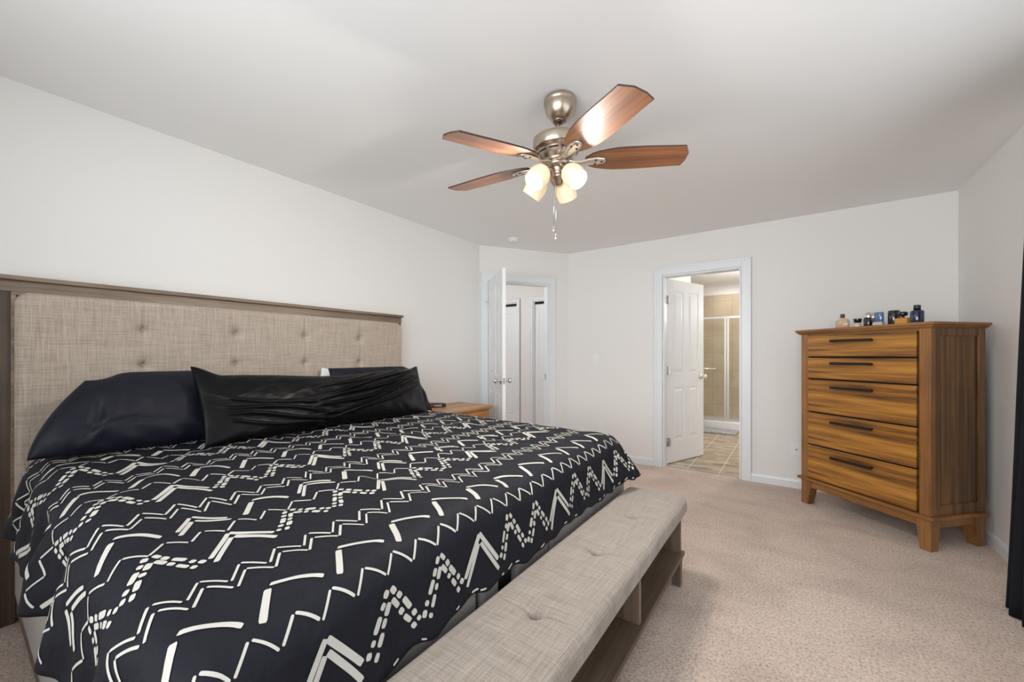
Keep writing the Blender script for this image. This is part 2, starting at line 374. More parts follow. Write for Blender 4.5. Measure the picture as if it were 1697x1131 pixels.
k = MB(); knob(k, .685, .935, 0, -1); knob(k, .685, .935, .035, 1); k.build('door_knob', M['chrome'], leaf)
k = MB(); k.box((.7445, .006, .905), (.7465, .029, .965)); k.lathe([(.008, 0), (.008, .004)], 12, 0, Matrix.Translation((.745, .0175, .935)) @ Matrix.Rotation(R(90), 4, 'Y')); k.build('latch_plate', M['steel'], leaf)
for z in (.25, 1.08, 1.78):
    h = hinge_mesh().build('hinge', M['steel'], d1, loc=(HX0 - .008, -.004, z))
k = MB(); k.tube([(HX0 - .03, -.035, 1.80), (HX0 - .008, -.012, 1.80), (HX0 + .03, -.03, 1.80)], .005); k.lathe([(.009, 0), (.009, .05), (.004, .06)], 12, 0, Matrix.Translation((HX0 + .004, -.02, 1.725)))
k.build('door_stop', M['chrome'], d1)
# ---- door_2: bathroom door, open into the bathroom
d2 = struct(empty('door_2', (0, YB, 0)))
m = MB(); casing(m, BX0, BX1, DH, 0, -1); casing(m, BX0, BX1, DH, T, 1); jamb(m, BX0, BX1, DH, 0, T)
m.build('door_frame', M['trim'], d2, bevel=.002)
hb = Vector((-1.117, YB + T + .012)); fb = Vector((-.856, 5.215)); lb = fb - hb; lba = math.atan2(lb.y, lb.x)
leaf2 = leaf_mesh(.70, 2.02, .035, ROWS4).build('door_leaf', M['door'], d2, bevel=.0015)
leaf2.matrix_local = Matrix.Translation((-hb.x * -1, T + .012, .012)) @ Matrix.Rotation(lba, 4, 'Z')
k = MB(); knob(k, .64, .935, 0, -1); knob(k, .64, .935, .035, 1); k.build('door_knob', M['nickel_light'], leaf2)
for z in (.25, 1.03, 1.80):
    hh = MB(); hh.lathe([(.007, -.045), (.007, .045)], 10); hh.box((-.022, -.03, -.044), (.0, -.0, .044)); hh.box((0, -.004, -.044), (.028, 0, .044))
    hh.build('hinge', M['steel'], d2, loc=(BX0 + .022, T + .002, z))
# ---- door_3 / door_4: bifold closet doors in the hall
for nm, (a, b) in (('door_3', HC[0]), ('door_4', HC[1])):
    d = struct(empty(nm, (0, HY, 0)))
    m = MB(); casing(m, a, b, 2.05, 0, -1, cw=.06); jamb(m, a, b, 2.05, 0, .1); m.build('door_frame', M['trim'], d, bevel=.002)
    wd = (b - a - .034) / 2
    for i in range(2):
        lm = leaf_mesh(wd, 1.985, .03, [(.2, .80), (.92, 1.86)], 1, .07)
        lm.build('door_leaf', M['door'], d, loc=(a + .016 + i * (wd + .002), .03, .012), bevel=.0015)
    k = MB(); k.box((a + .015, .025, 2.0), (b - .015, .075, 2.034)); k.build('track', M['dark'], d)
# ---- windows
def window(name, loc, rot, wd, z0, z1):
    o = struct(empty(name, loc, rot)); m = MB()       # local: x along wall, y outwards
    for a, b in (((0, .03, z0), (.05, .09, z1)), ((wd - .05, .03, z0), (wd, .09, z1)), ((.05, .03, z0), (wd - .05, .09, z0 + .05)), ((.05, .03, z1 - .05), (wd - .05, .09, z1)), ((wd / 2 - .02, .04, z0 + .05), (wd / 2 + .02, .08, z1 - .05))): m.box(a, b)
    m.build('window_frame', M['trim'], o)
    m = MB(); m.box((-.06, -.016, z0 - .06), (0, 0, z1 + .06)); m.box((wd, -.016, z0 - .06), (wd + .06, 0, z1 + .06)); m.box((0, -.016, z1), (wd, 0, z1 + .06)); m.box((.001, -.03, z0 - .02), (wd - .001, 0, z0 - .001))
    m.build('window_casing', M['trim'], o)
    m = MB(); m.box((.05, .055, z0 + .05), (wd - .05, .06, z1 - .05)); m.build('pane', M['glass'], o)
window('window_1', (XR, WY1, 0), R(-90), WY1 - WY0, WZ0, WZ1)
window('window_2', (NX1, YN, 0), R(180), NX1 - NX0, WZ0, WZ1)

# ================================================================= DRAPED CLOTH (duvet)
SX0, SX1, SY0, SY1 = -2.66, -.885, .285, 2.175    # flat top of the bedding
RB = .10
def smooth(a, b, x):
    t_ = max(0, min(1, (x - a) / (b - a))); return t_ * t_ * (3 - 2 * t_)
def ztop(x, y):
    hx = smooth(-1.0, -2.4, x); ny = 1 - smooth(.2, 1.0, y); fy = smooth(-1.9, -.9, x)
    z = .722 + .035 * hx - .05 * ny * fy + .02 * smooth(.9, 2.1, y) * (1 - hx)
    n = noise.fractal(Vector((x * 2.2, y * 3.1, 3.7)), 1.0, 2.0, 3) * .013
    n += noise.noise(Vector((x * 9 + y * 3, y * 4, 1.2))) * .0055
    n += .006 * smooth(-1.2, -2.0, x) * (1 - smooth(.3, .9, y)) * math.sin(14 * x + 22 * y + 3 * noise.noise(Vector((x * 3, y * 3, 9))))
    for (cx, cy) in ((-1.30, .95), (-1.32, 1.75), (-1.75, .55), (-1.9, 1.3), (-.97, 1.22), (-1.7, 2.0)):     # small puckers of the filling ties
        dx, dy = x - cx, y - cy; n -= .010 * math.exp(-(dx * dx * 260 + dy * dy * 900)) 
    return z + n
FOOT = .300; SIDE = .30
def duvet_pt(s, tt):
    """s: y measured flat across the bed; tt: distance from the hem at the foot, flat"""
    x = SX1 + FOOT - tt; y = s
    a = max(0, x - SX1); b = (s - SY1) if s > SY1 else (s - SY0 if s < SY0 else 0)
    xc = min(x, SX1); yc = min(max(s, SY0), SY1); z0 = ztop(xc, yc)
    rho = math.hypot(a, b)
    re_ = rho if rho < .30 else .30 + (rho - .30) * .35
    if rho < 1e-6: return Vector((xc, yc, z0))
    ux, uy = a / rho, b / rho
    if a > 0 and b != 0: rho = rho + (re_ - rho) * min(1, 3 * abs(ux * uy))
    tm = 80 - 6 * smooth(1.5, 2.2, yc) - (14 * smooth(2.0, 2.175, yc)) * ux
    if b != 0 and a > 0: tm -= 10 * abs(ux * uy)
    tm = R(tm); arc = RB * tm
    if rho < arc: h = RB * math.sin(rho / RB); g = RB * (1 - math.cos(rho / RB))
    else: e = rho - arc; h = RB * math.sin(tm) + e * math.cos(tm); g = RB * (1 - math.cos(tm)) + e * math.sin(tm)
    k = smooth(.05, .28, rho)
    along = s * abs(ux) + x * abs(uy); k *= 1 if b else .38
    fold = k * (.010 * math.sin(along * 27 + 2.2 * noise.noise(Vector((along * 3, .5, 0)))) + .008 * noise.noise(Vector((along * 8, rho * 4, 5))))
    if b < 0: fold += k * .022 * math.sin(along * 17 + 1.3) + k * .014 * noise.noise(Vector((x * 11, rho * 9, 2)))
    if a > 0 and b < 0: fold += k * abs(ux * uy) * .05
    h += fold
    return Vector((xc + ux * h, yc + uy * h, z0 - g))
GS = .0135
def duvet_frame(s, tt):
    p = duvet_pt(s, tt); e = .006
    du = duvet_pt(s + e, tt) - duvet_pt(s - e, tt); dv_ = duvet_pt(s, tt + e) - duvet_pt(s, tt - e)
    n = du.cross(dv_); 
    if n.length < 1e-12: n = Vector((0, 0, 1))
    n.normalize()
    return p, n
dm = MB()
S0, S1 = SY0 - SIDE - .05, SY1 + SIDE; T0, T1 = 0.0, SX1 + FOOT - SX0
ns, nt_ = int((S1 - S0) / GS), int((T1 - T0) / GS)
grid = []; gn = []
for i in range(ns + 1):
    for j in range(nt_ + 1):
        s_ = S0 + (S1 - S0) * i / ns; t_ = T0 + (T1 - T0) * j / nt_
        wob = .006 * math.sin(s_ * 31) + .004 * math.sin(s_ * 57 + 1)
        p, n = duvet_frame(s_, t_ + wob * (1 - smooth(0, .08, t_)))
        grid.append(p); gn.append(n)
W_ = nt_ + 1
dm.add(grid, [(i * W_ + j, (i + 1) * W_ + j, (i + 1) * W_ + j + 1, i * W_ + j + 1) for i in range(ns) for j in range(nt_)], 0, True)
und = [p - n * .011 for p, n in zip(grid, gn)]
dm.add(und, [(i * W_ + j, i * W_ + j + 1, (i + 1) * W_ + j + 1, (i + 1) * W_ + j) for i in range(ns) for j in range(nt_)], 0, True)
NG = len(grid)
rim = [(i * W_, (i + 1) * W_) for i in range(ns)] + [((i + 1) * W_ + nt_, i * W_ + nt_) for i in range(ns)] + [(j + 1, j) for j in range(nt_)] + [(ns * W_ + j, ns * W_ + j + 1) for j in range(nt_)]
for a, b in rim: dm.f.append((a, a + NG, b + NG, b)); dm.mi.append(0); dm.sm.append(True)
rnd = random.Random(4)
def gridpt(s, t_):
    fi = (s - S0) / (S1 - S0) * ns; fj = (t_ - T0) / (T1 - T0) * nt_
    i = min(max(int(fi), 0), ns - 1); j = min(max(int(fj), 0), nt_ - 1); a = fi - i; b = fj - j
    g = lambda L_, ii, jj: L_[ii * W_ + jj]
    out = []
    for L_ in (grid, gn):
        out.append(g(L_, i, j) * (1 - a) * (1 - b) + g(L_, i + 1, j) * a * (1 - b) + g(L_, i, j + 1) * (1 - a) * b + g(L_, i + 1, j + 1) * a * b)
    return out[0] + out[1].normalized() * .0017
def stroke(p0, p1, w, bow=0.0, tap=.6):
    """one printed brush stroke with rounded ends, following the cloth"""
    j = .0022
    p0 = (p0[0] + rnd.uniform(-j, j), p0[1] + rnd.uniform(-j, j)); p1 = (p1[0] + rnd.uniform(-j, j), p1[1] + rnd.uniform(-j, j))
    w *= rnd.uniform(.88, 1.12)
    dx, dy = p1[0] - p0[0], p1[1] - p0[1]; L_ = math.hypot(dx, dy)
    if L_ < 1e-4: return
    ux, uy = dx / L_, dy / L_; nx, ny = -uy, ux
    n = max(2, int(L_ / .009)); e = min(.4, .35 * w / L_)
    st = [(0, tap), (e, 1)] + [(e + (1 - 2 * e) * i / n, 1) for i in range(1, n)] + [(1 - e, 1), (1, tap)]
    vs_ = []
    for k_, ww in st:
        b = bow * math.sin(math.pi * k_); cx = p0[0] + dx * k_ + nx * b; cy = p0[1] + dy * k_ + ny * b
        for q in (-.5, 0, .5):
            s_, t_ = cx + nx * w * ww * q, cy + ny * w * ww * q
            if not (S0 + .002 < s_ < S1 - .002 and T0 + .004 < t_ < T1 - .002): return
            vs_.append(gridpt(s_, t_))
    fs_ = []
    for i in range(len(st) - 1):
        for q in (0, 1): fs_.append((i * 3 + q, i * 3 + q + 1, (i + 1) * 3 + q + 1, (i + 1) * 3 + q))
    dm.add(vs_, fs_, 1, True)
P_ = .1635; Y0_ = .777
def yk(i): return Y0_ + i * P_
NLO, NHI = -6, 13
def lerp(a, b, k_): return (a[0] + (b[0] - a[0]) * k_, a[1] + (b[1] - a[1]) * k_)
def dashed(p0, p1, w, pat):
    k_ = 0
    for L_, gap in pat:
        if k_ >= 1: break
        e = min(1, k_ + L_); stroke(lerp(p0, p1, k_), lerp(p0, p1, e), w, 0, .65); k_ = e + gap
def chevrons(tb):
    for i in range(NLO, NHI):
        y = yk(i); kind = (i + 300) % 3               # i=0 -> second of the dashed pair, i=1 solid
        for sg in (-1, 1):
            if kind == 1:
                stroke((y + sg * .004, tb + .112), (y + sg * .070, tb + .012), .0135, 0, .8)
                stroke((y + sg * .002 + .002, tb + .140), (y + sg * .074, tb + .042), .0135, 0, .8)
            else:
                pa = [(.13, .06), (.11, .06), (.24, .07), (.10, .06), (.11, .1)]
                pb = [(.20, .06), (.11, .07), (.20, .06), (.11, .2)]
                dashed((y + sg * .006, tb + .150), (y + sg * .082, tb + .030), .0135, pa)
                dashed((y + sg * .004, tb + .122), (y + sg * .072, tb + .004), .0135, pb)
def thin(ta, tb_, w=.0062, ph=0):
    for i in range(2 * NLO, 2 * NHI):
        y = Y0_ + ph + (i + .5) * P_ / 2
        stroke((y - .003, tb_), (y - P_ / 4 + .004, ta), w, 0); stroke((y + .003, tb_), (y + P_ / 4 - .002, ta + .002), w, .002)
def bold(ta, tb_):
    for i in range(NLO, NHI):
        y = yk(i) - .035
        stroke((y - .008, tb_ - .012), (y - P_ / 2 + .026, ta), .0165, 0, .75)
        stroke((y, tb_ + .002), (y + P_ / 2 - .004, ta + .020), .0135, .010, .75)
def bold_pair(ta, tb_):
    for i in range(NLO, NHI):
        y = yk(i) - .035; d_ = .012
        if i % 2:
            stroke((y - .008, tb_ - .012), (y - P_ / 2 + .026, ta), .0165, 0, .75); stroke((y, tb_ + .002), (y + P_ / 2 - .004, ta + .020), .0135, .008, .75)
        else:
            for q in (0, .026):
                stroke((y - .004, tb_ - q), (y - P_ / 2 + .03, ta + .02 - q), .011); stroke((y + .004, tb_ - q + .004), (y + P_ / 2 - .012, ta + .03 - q), .011, .004)
chevrons(.022)
for i in range(60):      # light flecks of the print cut off by the hem
    y = S0 + .03 + i * .048 + rnd.uniform(-.012, .012)
    if rnd.random() < .6: stroke((y, .0075), (y + rnd.uniform(.012, .028), .0075 + rnd.uniform(0, .006)), .005)
thin(.200, .243)
bold(.262, .362)
t0 = .0
for r_ in range(4):
    o_ = r_ * .465
    thin(.418 + o_, .472 + o_, .0062); thin(.452 + o_, .506 + o_, .0062)
    chevrons(.548 + o_)
    thin(.705 + o_, .748 + o_, .0062)
    (bold_pair if r_ % 2 == 0 else bold)(.765 + o_, .860 + o_)
    if o_ + .4 > T1: break
duvet = dm.build('duvet', [M['duvet'], M['duvet_print']], fix=False)
tag(duvet, 'black duvet with cream hand-drawn zigzag and chevron print spread over the bed', 'duvet')

# ================================================================= BED
bed = empty('bed', (-1.85, 1.23, 0), label='king bed with tall beige button-tufted linen headboard in a brown wood frame', cat='bed')
bo = Vector((-1.85, 1.23, 0))
def L(x, y, z): return (x - bo.x, y - bo.y, z)
HBY0, HBY1, HBT = .125, 2.315, 1.545
m = MB()
m.box(L(-2.885, HBY0, HBT - .07), L(-2.815, HBY1, HBT - .02))
m.box(L(-2.885, HBY0 - .008, HBT - .02), L(-2.795, HBY1 + .008, HBT))
m.box(L(-2.885, HBY0 + .03, .25), L(-2.86, HBY1 - .03, HBT - .05))
# raised inner bead
m.box(L(-2.83, HBY0 + .04, .3), L(-2.805, HBY0 + .055, HBT - .085)); m.box(L(-2.83, HBY1 - .055, .3), L(-2.805, HBY1 - .04, HBT - .085)); m.box(L(-2.83, HBY0 + .04, HBT - .085), L(-2.806, HBY1 - .04, HBT - .0702))
for a, b in ((HBY0, HBY0 + .055), (HBY1 - .055, HBY1)):
    mp_ = MB(); mp_.box(L(-2.885, a, 0), L(-2.822, b, HBT - .021)); mp_.build('headboard_post', M['post_wood_shaded'], bed, bevel=.003)
hbf = m.build('headboard_frame', M['driftwood_light'], bed, bevel=.003)
TY = [.172, .598, 1.023, 1.444, 1.876]; TUFY = [.598, 1.023, 1.444, 1.876]; TUFZ = [1.327, 1.14, .953]
def panel_pt(y, z, y0, y1, z0, z1):
    ey = min(y - y0, y1 - y); ez = min(z - z0, z1 - z); rr = .035
    # rounded corners of the outline are handled by height falling to 0 at the edge
    cx, cz = max(0, .06 - ey), max(0, .06 - ez)
    e = .06 - math.hypot(cx, cz) if (cx > 0 and cz > 0) else min(ey, ez)
    e = max(0, e); h = .055 * (1 - (1 - min(1, e / rr)) ** 2.5) ** .5
    h += .010 * (math.sin(math.pi * (y - y0) / (y1 - y0))) ** .5 if e > 0 else 0
    for a in TUFY:
        h -= .0055 * math.exp(-((y - a) / .005) ** 2) * smooth(0, .05, e)
        for b in TUFZ:
            r2 = (y - a) ** 2 + (z - b) ** 2; h -= .018 * math.exp(-r2 / .0011) + .022 * math.exp(-r2 / .00020)
    h += .0012 * noise.noise(Vector((y * 7, z * 7, 0)))
    return h
def panel(y0, y1, z0, z1, step=.0062):
    m = MB(); ny_, nz_ = int((y1 - y0) / step), int((z1 - z0) / step); vs_ = []
    for i in range(ny_ + 1):
        for j in range(nz_ + 1):
            y = y0 + (y1 - y0) * i / ny_; z = z0 + (z1 - z0) * j / nz_
            vs_.append(L(-2.83 + panel_pt(y, z, y0, y1, z0, z1), y, z))
    k_ = nz_ + 1
    m.add(vs_, [(i * k_ + j, (i + 1) * k_ + j, (i + 1) * k_ + j + 1, i * k_ + j + 1) for i in range(ny_) for j in range(nz_)], 0, True); return m
hbp = panel(HBY0 + .045, HBY1 - .012, .40, 1.478).build('headboard_panel', M['linen_head'], bed)
for a in TUFY:
    for b in TUFZ[:2]:
        m = MB(); m.lathe([(.0005, .007), (.006, .0062), (.0105, .003), (.012, 0), (.011, -.004)], 16, 0, aim((1, 0, 0)), cap=False)
        m.build('tuft_button', M['linen_head'], hbp, loc=L(-2.83 + panel_pt(a, b, HBY0 + .045, HBY1 - .012, .40, 1.478) + .006, a, b))
m = MB(); m.box(L(-2.80, .175, .13), L(-.86, .215, .44)); m.build('side_rail', M['grey_cloth'], bed, bevel=.012, seg=3)
m = MB(); m.box(L(-2.80, 2.245, .13), L(-.86, 2.285, .44)); m.build('side_rail', M['grey_cloth'], bed, bevel=.012, seg=3)
FR = [(.175, .955), (.975, 1.07), (1.17, 1.40), (1.415, 1.88), (1.895, 2.285)]
m = MB()
for a, b in FR: m.box(L(-.855, a, .13), L(-.80, b, .505))
m.build('foot_rail', M['grey_cloth'], bed, bevel=.016, seg=3)
m = MB(); m.box(L(-.86, .2, .12), L(-.825, 2.26, .49)); m.build('foot_board', M['dark'], bed)
m = MB(); m.box(L(-2.80, .18, .06), L(-.83, .21, .13)); m.box(L(-2.80, 2.25, .06), L(-.83, 2.28, .13)); m.box(L(-.85, .18, .06), L(-.81, 2.28, .13)); m.build('base_frame', M['driftwood'], bed)
for x in (-2.7, -.88):
    for y in (.215, 2.195):
        m = MB(); m.frustum(L(x - .02, y - .02, 0), L(x + .02, y + .02, 0), 0, L(x - .03, y - .03, 0), L(x + .03, y + .03, 0), .061); m.build('leg', M['driftwood_z'], bed)
# mattress
m = MB(); m.box((-2.76, .235, .44), (-.875, 2.225, .665))
mt = m.build('mattress', M['white_cloth'], bevel=.05, seg=4); tag(mt, 'king mattress lying on the bed base under the black duvet', 'mattress')

# ================================================================= PILLOWS
def pillow(name, wd, ht, th, loc, lean, material, seed, wr=.5, top=None, twist=0, label='', cat='pillow', folds=None, n=64, roll=0, base_w=1.0, pinch=.05, outline=None):
    """local: a = across (world y), b = up; front = towards +x"""
    m = MB(); na, nb = n, int(n * .6); vs_ = []
    def P3(a, b, side):
        x = a * wd / 2 * (1 - pinch * (1 - b * b)); 
        if base_w != 1.0: x *= 1 + (base_w - 1) * (1 - b) / 2
        z = b * ht / 2 * (1 - pinch * (1 - a * a))
        if outline: dx_, dz_ = outline(a, b); x += dx_; z += dz_
        if top: z += top(a) * (b + 1) / 2
        prof = ((1 - abs(a) ** 2.6) * (1 - abs(b) ** 2.4)) ** .5
        t_ = th / 2 * prof
        d_ = 0
        if side > 0:
            env = min(1, prof * 1.6)
            v_ = Vector((x * 5 + seed, z * 6, seed))
            d_ += env * wr * .022 * noise.fractal(v_, 1, 2, 3)
            v2 = Vector((x * 2, z * 2, seed + 4)); q = noise.noise(v2)
            d_ += env * wr * .007 * (1 - abs(math.sin((x * 9 - z * 14) + 5 * q))) ** 2
            if folds: d_ += env * folds(a, b)
        return (side * t_ + d_, x, z)
    idx = {}
    for side in (1, -1):
        for i in range(na + 1):
            for j in range(nb + 1):
                if side < 0 and (i in (0, na) or j in (0, nb)): idx[(side, i, j)] = idx[(1, i, j)]; continue
                a = math.sin((i / na - .5) * math.pi) * .55 + (i / na * 2 - 1) * .45; b = math.sin((j / nb - .5) * math.pi) * .55 + (j / nb * 2 - 1) * .45
                idx[(side, i, j)] = len(vs_); vs_.append(P3(a, b, side))
    fs_ = []
    for i in range(na):
        for j in range(nb):
            q = [idx[(1, i, j)], idx[(1, i + 1, j)], idx[(1, i + 1, j + 1)], idx[(1, i, j + 1)]]; fs_.append(tuple(q))
            q = [idx[(-1, i, j)], idx[(-1, i, j + 1)], idx[(-1, i + 1, j + 1)], idx[(-1, i + 1, j)]]; fs_.append(tuple(q))
    m.add(vs_, fs_, 0, True)
    o = m.build(name, material); o.rotation_euler = (roll, -lean, twist); o.location = loc
    tag(o, label, cat, 'pillows at the headboard' if cat == 'pillow' else None); return o
def fl_navy(a, b):
    d_ = -.016 * math.exp(-((a + .62 + .25 * (b + .2) ** 2) / .05) ** 2) * smooth(.6, -.2, b)
    d_ += .012 * math.exp(-((a + .50 + .3 * b * b) / .07) ** 2) * smooth(.8, -.4, b)
    d_ += .010 * math.sin(a * 18 + b * 6) * smooth(-.4, -.95, b)
    d_ -= .012 * math.exp(-((b + .35 + .35 * abs(a + .35)) / .045) ** 2) * math.exp(-((a + .35) / .3) ** 2)
    return d_
def out_left(a, b):
    k_ = smooth(.2, 1, -a); u = (b + 1) / 2
    return (.165 * k_ * u ** 1.8 - .012 * k_ * (1 - u), -.035 * k_ * u + .02 * k_ * (1 - u) - .045 * u * smooth(.25, .5, a))
def out_right(a, b):
    k_ = smooth(.4, 1, a); u = (b + 1) / 2
    return (-.12 * k_ * u ** 1.3 - .03 * k_ * (1 - u), -.04 * k_ * u - .02 * k_ * (1 - u))
pillow('pillow', .86, .385, .18, (-2.525, .625, .935), R(24), M['navy'], 3, .4, label='navy satin pillow propped against the headboard at the end nearest the camera', folds=fl_navy, pinch=.015, outline=out_left)
pillow('pillow', .86, .385, .17, (-2.545, 1.95, .925), R(22), M['navy'], 5, .5, label='navy satin pillow behind the right end of the black velvet cushion', pinch=.015, folds=lambda a, b: .014 * math.sin(a * 20 - b * 7) * smooth(.3, .9, a), outline=out_right)
pillow('pillow', .56, .35, .07, (-2.722, 1.775, .878), R(2), M['white_cloth'], 6, .2, roll=-R(12), label='white pillow tucked against the headboard, only its top corner showing', pinch=.02)
def fl_vel(a, b):
    d_ = 0
    for k_, (c0, w_, amp) in enumerate(((.12, .055, .021), (-.10, .05, .020), (-.32, .055, .021), (-.56, .05, .016), (-.78, .045, .010), (.36, .05, .014), (.58, .04, .008))):
        yy = c0 + (a + .15) * .55 + .38 * max(0, a) ** 2 + .07 * math.sin(a * 5 + k_ * 1.7)
        d_ += amp * math.exp(-((b - yy) / w_) ** 2) * smooth(-.45, .05, a) * smooth(1.02, .85, a)
    for c0, w_, amp in ((-.1, .05, .012), (-.32, .045, .014), (-.55, .05, .014), (-.75, .04, .01)):
        yy = c0 - (a + .5) * .7 + .05 * math.sin(a * 9 + c0 * 20)
        d_ += amp * math.exp(-((b - yy) / w_) ** 2) * smooth(-1, -.75, a) * smooth(.1, -.3, a)
    d_ += .0022 * noise.fractal(Vector((a * 7, b * 3, 2)), 1, 2, 3)
    return d_
pillow('velvet_cushion', 1.46, .37, .17, (-2.350, 1.435, .925), R(28), M['velvet'], 11, .3, top=lambda a: .055 * smooth(.82, 1, -a) + .02 * smooth(.86, 1, a) - .035 * math.exp(-((a - .0) / .5) ** 2), label='long black crushed-velvet cushion leaning across the pillows', cat='cushion', folds=fl_vel, n=190, pinch=.015, outline=lambda a, b: (-.06 * smooth(.3, 1, a) * (1 - b) / 2, 0))

# ================================================================= BENCH
BX = (-.764, -.444); BY = (.14, 2.235)
bench = empty('bench', (-.604, 1.19, 0), label='long storage bench with tufted beige linen seat and open brown cubbies beneath', cat='bench')
bo = Vector((-.604, 1.19, 0))
m = MB()
m.box(L(-.755, BY[0] + .02, .355), L(-.468, BY[1] - .012, .375))
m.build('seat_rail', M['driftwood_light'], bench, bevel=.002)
tuf = [(-.602, y) for y in (.16 + .41 * 0 + .0, .56, .973, 1.409, 1.819)][1:]
def bench_top(x, y):
    h = 0
    for a, b in tuf:
        r2 = (x - a) ** 2 + (y - b) ** 2; h -= .016 * math.exp(-r2 / .0016) + .022 * math.exp(-r2 / .00026)
        d_ = y - b - .006 * math.sin((x - a) * 20) - .35 * (x - a) ** 2
        h -= .009 * math.exp(-(d_ / .0048) ** 2) * math.exp(-((x - a) / .11) ** 4)
    h += .006 * math.sin(math.pi * (x - BX[0]) / (BX[1] - BX[0])) + .0015 * noise.noise(Vector((x * 8, y * 5, 1)))
    return h
m = MB(); rc = .030; zt = .455; zb = .372
outl = []   # cross-section stations: (inset, z)
sec = [(0.010, zb), (0.0, zb + .02), (0.0, zt - rc - .008)] + [(rc * (1 - math.cos(R(a))), zt - rc + rc * math.sin(R(a)) - (.0)) for a in range(0, 91, 15)]
# build grid on top and skirt rings sharing border
stp = .0048; nx_, ny_ = int((BX[1] - BX[0] - 2 * rc) / stp), int((BY[1] - BY[0] - 2 * rc) / stp)
ix = [BX[0] + rc + (BX[1] - BX[0] - 2 * rc) * i / nx_ for i in range(nx_ + 1)]; iy = [BY[0] + rc + (BY[1] - BY[0] - 2 * rc) * j / ny_ for j in range(ny_ + 1)]
vs_ = [L(x, y, zt + bench_top(x, y)) for x in ix for y in iy]; k_ = ny_ + 1
fs_ = [(i * k_ + j, (i + 1) * k_ + j, (i + 1) * k_ + j + 1, i * k_ + j + 1) for i in range(nx_) for j in range(ny_)]
border = [(i, 0) for i in range(nx_ + 1)] + [(nx_, j) for j in range(1, ny_ + 1)] + [(i, ny_) for i in range(nx_ - 1, -1, -1)] + [(0, j) for j in range(ny_ - 1, 0, -1)]
prev = [i * k_ + j for i, j in border]
for ins, z in reversed(sec[:-1]):
    cur = []
    for (i, j) in border:
        x, y = ix[i], iy[j]; ox = -1 if i == 0 else (1 if i == nx_ else 0); oy = -1 if j == 0 else (1 if j == ny_ else 0)
        q = rc - ins; 
        if ox and oy: q *= .75
        wv = .0007 * math.sin(y * 12 + x * 9) * (1 if z < zt - .02 else 0)
        cur.append(len(vs_)); vs_.append(L(x + ox * (q + wv), y + oy * (q + wv), z + bench_top(x, y) * max(0, (z - zb) / (zt - zb))))
    nb_ = len(border)
    for a in range(nb_): b = (a + 1) % nb_; fs_.append((prev[a], prev[b], cur[b], cur[a]))
    prev = cur
fs_.append(tuple(reversed(prev)))
m.add(vs_, fs_, 0, True); seat = m.build('seat_cushion', M['linen_bench'], bench)
for a, b in tuf:
    m = MB(); m.lathe([(.0005, .006), (.006, .0055), (.010, .003), (.0115, -.002)], 16, cap=False); m.build('tuft_button', M['linen_bench'], seat, loc=L(a, b, zt + bench_top(a, b) + .0005))
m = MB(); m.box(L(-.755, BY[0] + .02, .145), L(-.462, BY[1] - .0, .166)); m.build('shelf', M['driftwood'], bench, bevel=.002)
for y in (BY[0] + .03, BY[1] - .045):
    m = MB(); m.box(L(-.75, y, .166), L(-.474, y + .022, .355)); m.build('end_panel', M['driftwood_z'], bench, bevel=.002)
for y in (.825, 1.515):
    m = MB(); m.box(L(-.75, y, .166), L(-.474, y + .022, .355)); m.build('divider', M['driftwood_z'], bench, bevel=.0015)
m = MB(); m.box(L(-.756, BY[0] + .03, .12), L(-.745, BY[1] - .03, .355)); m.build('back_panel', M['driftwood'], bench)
for x in (-.75, -.512):
    for y in (BY[0] + .025, BY[1] - .065):
        m = MB(); m.frustum(L(x, y, 0), L(x + .04, y + .045, 0), .008, L(x - .003, y - .003, 0), L(x + .043, y + .048, 0), .145); m.build('leg', M['driftwood_z'], bench, bevel=.002)
        m = MB(); m.box(L(x - .003, y - .003, 0), L(x + .045, y + .05, .008)); m.build('foot_pad', M['steel'], bench)

# ================================================================= DRESSER
dr_o = Vector((.059, 4.02, 0)); dr_a = R(-43.5)
dresser = empty('dresser', dr_o, dr_a, label='tall brown wooden chest of five drawers standing diagonally in the corner', cat='chest of drawers')
DW, DD, ZB_, ZT = .86, .44, .195, 1.362
m = MB()
m.box((.012, .03, ZB_ + .02), (DW - .012, DD - .005, ZT))       # core
m.build('carcass', M['dark'], dresser)
for a, b in ((0, .057), (DW - .06, DW)):
    m = MB(); m.box((a, 0, ZB_ + .02), (b, .035, ZT)); m.build('front_stile', M['oak_plain_z'], dresser, bevel=.002)
m = MB(); m.box((.057, .004, 1.345), (DW - .06, .03, ZT)); m.build('top_rail', M['oak_plain'], dresser)
for sx0, sx1 in ((DW - .02, DW), (0, .02)):
    m = MB(); m.box((sx0, .035, ZB_ + .02), (sx1, .07, ZT)); m.box((sx0, DD - .055, ZB_ + .02), (sx1, DD, ZT)); m.box((sx0, .07, ZB_ + .02), (sx1, DD - .055, ZB_ + .085)); m.box((sx0, .07, ZT - .05), (sx1, DD - .055, ZT))
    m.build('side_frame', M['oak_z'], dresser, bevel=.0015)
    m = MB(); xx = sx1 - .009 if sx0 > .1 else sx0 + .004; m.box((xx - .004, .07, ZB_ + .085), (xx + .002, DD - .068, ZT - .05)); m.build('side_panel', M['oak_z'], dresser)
m = MB(); m.box((-.03, -.03, 1.378), (DW + .03, DD + .005, 1.396)); m.box((-.022, -.022, 1.368), (DW + .022, DD, 1.378)); m.box((-.012, -.012, 1.360), (DW + .012, DD, 1.368))
m.build('top', M['oak_plain'], dresser, bevel=.003)
m = MB(); m.box((-.02, -.02, ZB_), (DW + .02, DD + .002, ZB_ + .02)); m.build('base_moulding', M['oak_plain'], dresser, bevel=.003)
